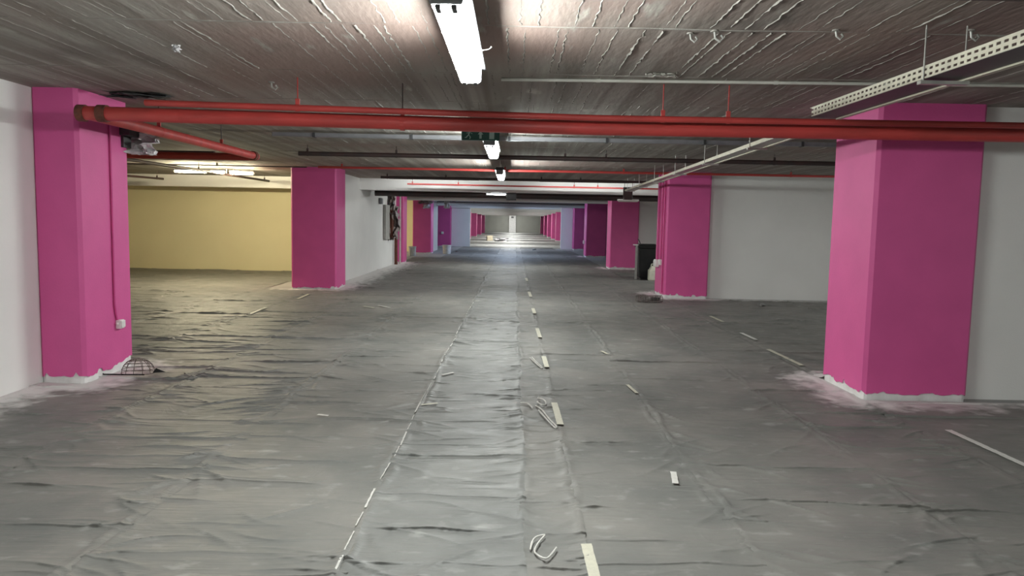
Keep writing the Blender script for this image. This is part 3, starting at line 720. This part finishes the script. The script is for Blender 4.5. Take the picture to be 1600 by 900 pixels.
# ------------------------------------------------------------------ crumpled films and rags
def crumple(name, loc, size, m, label, seed, cat='plastic wrap', n=26, parent=None):
    vs = []; fs = []
    for i in range(n):
        for j in range(n):
            u, v = i / (n - 1) - 0.5, j / (n - 1) - 0.5
            p = Vector((u, v, 0))
            w = noise.noise((u * 4 + seed, v * 4, seed)); w2 = noise.noise((u * 9 + seed, v * 9, seed + 5))
            w3 = noise.noise((u * 4 - seed, v * 4 + 9, seed))
            k = 1 - 0.35 * abs(w3)
            vs.append(((u * k + 0.25 * w) * size[0], (w * 0.9 + 0.35 * w2) * size[1], (v * k + 0.2 * w3 + 0.08 * w2) * size[2]))
    for i in range(n - 1):
        for j in range(n - 1): a = i * n + j; fs.append((a, a + 1, a + n + 1, a + n))
    mb = MB().add(vs, fs); o = mb.build(name, m, parent); o.location = loc
    md = o.modifiers.new('thickness', 'SOLIDIFY'); md.thickness = 0.003
    if label: tag(o, label, cat)
    return o
t = empty('wrapped_emergency_lamp', (-3.71, 7.17, 2.22)); tag(t, 'emergency lamp wrapped in crumpled clear film on nearest left pillar', 'lamp')
MB().box(-0.06, 0.05, -0.10, 0.12, 0.03, 0.12).build('lamp_body', M['darkgrey'], t, bevel=0.01)
MB().box(-0.06, -0.03, -0.07, 0.07, -0.08, 0.03).build('bracket', M['darkgrey'], t, bevel=0.005)
o = crumple('film_wrap', (0.05, 0.16, -0.02), (0.26, 0.26, 0.22), M['film'], None, 3, parent=t)
crumple('torn_film', (-4.0, 33.25, 2.32), (0.7, 0.2, 0.15), M['brown_film'], 'dusty film scrap hanging above the fourth left pillar', 8)
crumple('torn_film', (-3.98, 33.33, 2.13), (0.32, 0.15, 0.20), M['film'], 'small white film scrap on top of the fourth left pillar', 18)
crumple('torn_film', (-2.85, 31.0, 2.22), (0.22, 0.15, 0.42), M['film'], 'white film scrap dangling right of the fourth left pillar', 12)
crumple('torn_film', (-2.75, 31.2, 2.40), (0.5, 0.2, 0.15), M['brown_film'], 'dark film scrap under the pipes right of the fourth left pillar', 22)

# wrapped hose cabinet and risers on the white left wall
t = empty('hose_cabinet', (-3.98, 23.6, 0.88)); tag(t, 'wall cabinet wrapped in dusty brown plastic at the end of the white left wall', 'cabinet')
MB().box(-0.08, 0.0, -0.75, 0.0, 0.0, 1.08).build('back_panel', M['board'], t, bevel=0.01)
MB().box(-0.08, 0.08, 0.0, 1.1, 0.05, 0.95).build('body', M['rust'], t, bevel=0.02)
crumple('film_wrap', (0.08, 0.25, 0.52), (0.32, 0.7, 1.1), M['brown_film'], None, 31, parent=t)
crumple('film_wrap', (0.03, 0.15, 1.25), (0.2, 0.35, 0.5), M['brown_film'], None, 37, parent=t)
pipe('riser_pipe', [(-3.97, 24.75, 0.9), (-3.97, 24.75, 0.0)], 0.055, 'rust', 'dark red riser pipe under the wrapped cabinet', cat='pipe', group=None)
pipe('riser_pipe', [(-3.9, 25.2, 2.3), (-3.9, 25.2, 0.0)], 0.025, 'conduit', 'pale thin riser pipe beside the slim pillar', cat='pipe', group=None)
t = empty('junction_box', (-4.06, 22.2, 2.05)); tag(t, 'small grey junction box high on the white left wall', 'box')
MB().box(0, 0.08, -0.12, 0.12, -0.09, 0.09).build('box', M['housing'], t, bevel=0.01)
MB().box(0.08, 0.09, -0.10, 0.10, -0.07, 0.07).build('lid', M['housing'], t, bevel=0.004)

# ------------------------------------------------------------------ floor objects
# wheeled bin
t = empty('wheeled_bin', (3.66, 20.2, 0.006)); tag(t, 'black wheeled rubbish bin half hidden behind the second right pillar', 'bin')
mb = MB().frustum(0, 0, 0.04, 0.86, 0.235, 0.25, 0.28, 0.30); mb.build('body', M['black'], t, bevel=0.03)
MB().box(-0.30, 0.30, -0.32, 0.32, 0.86, 0.90).build('rim', M['black'], t, bevel=0.012)
MB().add([(-0.3, -0.32, 0.90), (0.3, -0.32, 0.90), (0.3, 0.32, 0.90), (-0.3, 0.32, 0.90), (-0.24, -0.24, 0.955), (0.24, -0.24, 0.955), (0.24, 0.26, 0.965), (-0.24, 0.26, 0.965)],
         [(3, 2, 1, 0), (4, 5, 6, 7), (0, 1, 5, 4), (1, 2, 6, 5), (2, 3, 7, 6), (3, 0, 4, 7)]).build('lid', M['black'], t, bevel=0.01)
MB().tube(arc((-0.22, 0.30, 0.88), (-0.22, 0.40, 0.9), (0.22, 0.40, 0.9), 0.05) + [Vector((0.22, 0.30, 0.88))], 0.014, 8).build('handle', M['black'], t, smooth=True)
for s in (-1, 1):
    MB().tube([(s * 0.24, 0.24, 0.1), (s * 0.29, 0.24, 0.1)], 0.1, 18).build('wheel', M['darkgrey'], t, smooth=True)
MB().box(-0.2, 0.2, -0.235, -0.16, 0.0, 0.05).build('foot', M['black'], t)
MB().tube([(-0.22, -0.2, 0.93), (-0.26, -0.15, 1.05), (-0.29, -0.1, 1.1)], 0.012, 6).build('cable_end', M['darkgrey'], t)
t = empty('timber_board', (3.335, 20.05, 0.006)); tag(t, 'narrow grey board standing against the black bin', 'board')
MB().box(-0.03, 0.03, -0.02, 0.02, 0, 0.93).build('board', M['board'], t, bevel=0.004)
MB().box(-0.10, 0.05, -0.015, 0.015, 0.93, 0.955).build('top_strip', M['primer'], t, bevel=0.003)
# jerrycan
t = empty('jerrycan', (3.74, 19.72, 0.006)); tag(t, 'pale plastic can in front of the black bin', 'can')
MB().box(-0.13, 0.17, -0.1, 0.1, 0, 0.30).build('body', M['can'], t, bevel=0.03)
MB().frustum(0.03, 0, 0.29, 0.40, 0.14, 0.09, 0.08, 0.06).build('shoulder', M['can'], t, bevel=0.02)
MB().tube([(0.06, 0, 0.39), (0.06, 0, 0.44)], 0.03, 12).build('cap', M['bucket'], t, smooth=True)
MB().tube(arc((-0.06, 0, 0.37), (-0.05, 0, 0.45), (0.05, 0, 0.43), 0.03), 0.012, 8).build('handle', M['can'], t, smooth=True)
# buckets
def bucket(loc, r, h, label):
    t = empty('bucket', loc); tag(t, label, 'bucket')
    MB().lathe([(0.001, 0.004), (r * 0.86, 0.004), (r, h), (r * 1.04, h), (r * 1.04, h - 0.03), (r * 1.0, h - 0.03)], n=24).build('body', M['bucket'], t, smooth=True)
    MB().lathe([(r * 0.98, h - 0.002), (r * 0.84, 0.02), (0.001, 0.02)], n=24).build('inside', M['bucket'], t, smooth=True)
    MB().tube([(-r * 1.03, 0, h - 0.03), (-r * 0.8, -r * 0.7, h - 0.07), (0, -r * 1.12, h - 0.1), (r * 0.8, -r * 0.7, h - 0.07), (r * 1.03, 0, h - 0.03)], 0.006, 6).build('handle', M['steel'], t, smooth=True)
bucket((-3.05, 33.4, 0.008), 0.20, 0.40, 'white paint bucket right of the fourth left pillar')
bucket((-4.28, 31.0, 0.0), 0.16, 0.40, 'white bucket in front of the yellow sliver left of the fourth pillar')

# wire lamp guards
def wire_dome(loc, rz):
    t = empty('wire_cage', loc, rz); tag(t, 'dome shaped wire cage lying by the nearest left pillar', 'wire cage')
    mb = MB(); a, b, h = 0.15, 0.11, 0.135
    for k in range(5):
        ph = k / 5 * 1.35
        ring = [(a * math.cos(ph) * math.cos(q * math.tau / 20), b * math.cos(ph) * math.sin(q * math.tau / 20), h * math.sin(ph) + 0.008) for q in range(21)]
        mb.tube(ring, 0.0032, 5, cap=False)
    mb.build('hoops', M['wire'], t)
    mb = MB()
    for q in range(12):
        an = q * math.tau / 12
        mb.tube([(a * math.cos(p) * math.cos(an), b * math.cos(p) * math.sin(an), h * math.sin(p) + 0.008) for p in (0, 0.3, 0.6, 0.9, 1.2, 1.5)], 0.0028, 5)
    mb.build('ribs', M['wire'], t)
    MB().tube([(-0.30, -0.10, 0.035), (-0.26, -0.12, 0.016), (-0.1, -0.13, 0.014), (0.1, -0.12, 0.012)], 0.007, 6).build('rod', M['black'], t, smooth=True)
    MB().add([(0.14, -0.03, 0.01), (0.25, 0.0, 0.012), (0.14, 0.05, 0.01), (0.16, 0.0, 0.05), (0.14, 0.0, 0.005)], [(0, 1, 3), (1, 2, 3), (2, 0, 3), (0, 4, 1), (1, 4, 2), (2, 4, 0)]).build('tip', M['black'], t)
wire_dome((-3.52, 6.83, 0.012), 0.1)
t = empty('wire_cage', (2.62, 14.1, 0.015), 0.06); tag(t, 'long wire cage lying by the second right pillar', 'wire cage')
mb = MB(); L_, a, h = 0.24, 0.09, 0.065
for k in range(6):
    xx = -L_ + 2 * L_ * k / 5
    mb.tube([(xx, a * math.cos(q * math.tau / 16), h + h * math.sin(q * math.tau / 16)) for q in range(17)], 0.006, 5, cap=False)
mb.build('hoops', M['wire'], t)
mb = MB()
for q in range(10):
    an = q * math.tau / 10
    mb.tube([(-L_, a * math.cos(an), h + h * math.sin(an)), (L_, a * math.cos(an), h + h * math.sin(an))], 0.005, 5)
mb.build('bars', M['wire'], t)
MB().tube([(0.04, 0, h), (0.20, 0, h)], 0.03, 12).build('lamp_core', M['darkgrey'], t, smooth=True)

# rubble
def rubble(loc, r, seed, label):
    bm = bmesh.new(); bmesh.ops.create_icosphere(bm, subdivisions=2, radius=r)
    for v in bm.verts:
        k = 1 + 0.5 * noise.noise(v.co / r * 1.3 + Vector((seed, 0, 0))); v.co *= k; v.co.z *= 0.55
    me = bpy.data.meshes.new('rubble'); bm.to_mesh(me); bm.free()
    o = link('rubble', me, M['stone'], None); o.location = loc; tag(o, label, 'rubble')
rubble((4.70, 13.85, 0.035), 0.075, 1, 'dark lump of rubble on the sheet in the right bay')
rubble((1.10, 40.0, 0.03), 0.09, 4, 'small lump of rubble far down the aisle right of the centre')
rubble((-2.75, 35.6, 0.03), 0.08, 7, 'small pale crumb of rubble right of the white paint bucket')

# far litter
t = empty('cardboard_box', (-1.95, 58.5, 0.0), 0.2); tag(t, 'open cardboard box on the floor beyond the bluish portal', 'box')
MB().box(-0.22, 0.22, -0.2, 0.2, 0, 0.40).build('body', M['card'], t)
for s in (-1, 1):
    MB().add([(s * 0.22, -0.2, 0.40), (s * 0.22, 0.2, 0.40), (s * 0.40, 0.2, 0.36), (s * 0.40, -0.2, 0.36), (s * 0.22, -0.2, 0.405), (s * 0.22, 0.2, 0.405), (s * 0.40, 0.2, 0.365), (s * 0.40, -0.2, 0.365)],
             [(0, 1, 2, 3), (7, 6, 5, 4), (0, 3, 7, 4), (1, 5, 6, 2), (2, 6, 7, 3), (0, 4, 5, 1)]).build('flap', M['card'], t)
o = crumple('plastic_heap', (-0.95, 57.0, 0.12), (1.0, 0.5, 0.25), M['film'], 'white heap of crumpled film beyond the bluish portal', 41)

# ------------------------------------------------------------------ masking tape
def strip(x, y, w, l, rz, label, m='tape', group=None, z=0.016, name='tape_strip', seed=0):
    n = max(4, int(l / 0.03)); vs = []; fs = []
    for i in range(n + 1):
        t_ = i / n - 0.5
        for s in (-1, 1):
            jag = 0.004 * noise.noise((i * 1.7 + seed, s, 0)) if i in (0, n) else 0
            vs.append((s * w / 2 + 0.003 * noise.noise((i * 0.7 + seed, s * 3, 1)), t_ * l + jag * 2, 0.002 * noise.noise((i * 0.5 + seed, 0, 4)) + 0.002))
    k = len(vs); vs += [(a, b, c - 0.0012) for a, b, c in vs]
    for i in range(n):
        a = i * 2; fs += [(a, a + 1, a + 3, a + 2), (a + k + 2, a + k + 3, a + k + 1, a + k), (a, a + 2, a + k + 2, a + k), (a + 1, a + k + 1, a + k + 3, a + 3)]
    fs += [(0, k, k + 1, 1), (2 * n, 2 * n + 1, 2 * n + 1 + k, 2 * n + k)]
    o = MB().add(vs, fs).build(name, M[m]); o.location = (x, y, z); o.rotation_euler = (0, 0, rz)
    return tag(o, label, 'tape', group)
G1 = 'cream tape dashes down the aisle'
for (x, y0, y1, w, lab) in ((0.365, 2.55, 3.28, 0.05, 'nearest cream tape dash at the bottom edge of the view'), (0.36, 5.30, 5.95, 0.05, 'second nearest cream tape dash, beside curled tape loops'),
                            (0.355, 7.45, 8.05, 0.05, 'third nearest cream tape dash'), (0.35, 9.4, 10.2, 0.05, 'fourth nearest cream tape dash'),
                            (0.35, 11.9, 12.6, 0.055, 'fifth nearest cream tape dash'), (0.345, 14.6, 15.6, 0.06, 'sixth nearest cream tape dash'), (0.34, 18.5, 19.5, 0.06, 'farthest cream tape dash')):
    strip(x, (y0 + y1) / 2, w, y1 - y0, 0.015, lab, 'tape', G1, seed=y0, z=0.026)
def curl(pts, label, r=0.008):
    P = [Vector(p) for p in pts]; Q = []
    for i in range(len(P) - 1):
        p0 = P[max(0, i - 1)]; p1 = P[i]; p2 = P[i + 1]; p3 = P[min(len(P) - 1, i + 2)]
        for k in range(6):
            t_ = k / 6
            Q.append(0.5 * ((2 * p1) + (p2 - p0) * t_ + (2 * p0 - 5 * p1 + 4 * p2 - p3) * t_ ** 2 + (3 * p1 - p0 - 3 * p2 + p3) * t_ ** 3))
    Q.append(P[-1])
    o = MB().tube(Q, [r * (0.7 + 0.5 * abs(noise.noise((i * 0.8, r, 2)))) for i in range(len(Q))], 6).build('curled_tape', M['clear_tape'], None, smooth=True)
    return tag(o, label, 'tape')
curl([(0.20, 5.86, 0.02), (0.245, 5.70, 0.03), (0.29, 5.45, 0.025), (0.335, 5.26, 0.02), (0.315, 5.24, 0.025), (0.26, 5.45, 0.035), (0.22, 5.70, 0.025)], 'long curled tape loop left of the second nearest tape dash')
curl([(0.24, 6.02, 0.02), (0.215, 5.95, 0.03), (0.25, 5.86, 0.03), (0.285, 5.92, 0.02), (0.28, 6.02, 0.025), (0.25, 6.07, 0.03), (0.225, 6.1, 0.025), (0.24, 6.18, 0.02)], 'small tape knot above the long curled loop')
curl([(0.22, 8.02, 0.02), (0.25, 7.75, 0.03), (0.30, 7.5, 0.025), (0.315, 7.42, 0.02), (0.29, 7.45, 0.025), (0.24, 7.7, 0.03), (0.20, 7.95, 0.025)], 'curled tape loop left of the third nearest tape dash')
curl([(0.10, 3.22, 0.02), (0.12, 3.32, 0.03), (0.17, 3.36, 0.03), (0.14, 3.28, 0.03), (0.12, 3.20, 0.02), (0.17, 3.12, 0.03), (0.22, 3.24, 0.025)], 'tangled clear tape left of the nearest tape dash', 0.006)
curl([(0.08, 5.95, 0.02), (0.13, 5.9, 0.03), (0.17, 5.80, 0.02)], 'short tape curl on the edge of the shiny strip')
# thin tape line on the seam left of the shiny strip
y = 3.0; k = 0
while y < 13.5:
    l = random.uniform(0.1, 0.34)
    strip(-0.735 + 0.008 * math.sin(y * 3), y + l / 2, 0.006 if k % 3 else 0.011, l, random.uniform(-0.03, 0.03), 'short piece of the thin white tape line along the seam left of the shiny strip', 'clear_tape', 'thin white seam tape pieces', z=0.018, seed=k)
    y += l + random.uniform(0.02, 0.16); k += 1
def bits(items):
    for i, (x, y, w, l, rz, lab) in enumerate(items): strip(x, y, w, l, rz, lab, 'clear_tape' if i % 2 else 'tape', None, seed=i * 3.3, z=0.02)
bits([(1.09, 6.55, 0.03, 0.34, 0.1, 'pale tape scrap on the right hand aisle seam, mid distance'), (0.97, 4.22, 0.035, 0.2, -0.15, 'pale tape tab standing on the right hand aisle seam, nearest'),
      (1.07, 8.4, 0.03, 0.22, 0.25, 'small bright tape scrap farther up the right hand seam'), (3.27, 4.95, 0.05, 0.85, 0.03, 'long pale tape strip on the floor in front of nearest right pillar'),
      (3.12, 8.35, 0.05, 1.0, 0.02, 'pale tape strip just behind the nearest right pillar'), (3.2, 9.9, 0.05, 0.6, 0.02, 'second pale tape strip along the right bay edge'),
      (3.26, 11.7, 0.05, 0.7, 0.02, 'third pale tape strip along the right bay edge'), (-4.05, 11.6, 0.05, 0.9, 0.05, 'pale tape strip at the edge of the yellow lit bay, nearer'),
      (-3.98, 13.9, 0.05, 0.9, 0.05, 'pale tape strip at the edge of the yellow lit bay, farther'), (-0.62, 7.05, 0.03, 0.16, -0.7, 'slanted tape scrap on the shiny strip, farther'),
      (-0.66, 5.85, 0.03, 0.14, -1.1, 'slanted tape scrap on the shiny strip, nearer'), (-1.42, 5.45, 0.03, 0.09, 1.3, 'tiny tape scrap on the strip left of the seam'),
      (-2.45, 12.4, 0.04, 0.3, 0.8, 'pale tape scrap near the second left pillar, nearer'), (-2.2, 12.5, 0.04, 0.4, 0.7, 'pale tape scrap near the second left pillar, farther right')])

# ------------------------------------------------------------------ ceiling bits
def ceiling_hook(x, y, label, s=1.0):
    t = empty('ceiling_hook', (x, y, CEIL)); tag(t, label, 'hook')
    MB().tube([(0, 0, 0), (0, 0, -0.008 * s)], 0.02 * s, 12).build('plate', M['fin'], t, smooth=True)
    MB().tube([(0, 0, -0.006), (0.005, 0, -0.035 * s), (0.025 * s, 0, -0.05 * s), (0.04 * s, 0, -0.035 * s), (0.03 * s, 0, -0.02 * s)], 0.006 * s, 8).build('hook', M['steel'], t, smooth=True)
ceiling_hook(0.96, 4.22, 'left of two small metal hooks on the ceiling right of the nearest batten')
ceiling_hook(1.08, 4.16, 'right of two small metal hooks on the ceiling right of the nearest batten', 1.2)
ceiling_hook(1.72, 4.10, 'metal hook beside a dark ceiling crack')
ceiling_hook(2.42, 4.05, 'metal hook near the perforated cable tray', 1.1)
ceiling_hook(-1.95, 5.95, 'metal hook above the thin red pipe on the left', 1.2)
crumple('peeling_flake', (1.02, 5.35, CEIL - 0.012), (0.22, 0.10, 0.02), M['conduit'], 'peeling pale paint flake on the ceiling by the pale conduit', 51, 'flake')
crumple('torn_film', (-3.35, 6.62, CEIL - 0.02), (0.5, 0.25, 0.05), M['darkgrey'], 'dark torn scrap on the ceiling by the nearest left pillar', 55)
crumple('torn_film', (-2.15, 4.75, CEIL - 0.012), (0.05, 0.05, 0.06), M['film'], 'small white scrap hanging from the left ceiling seam', 61)
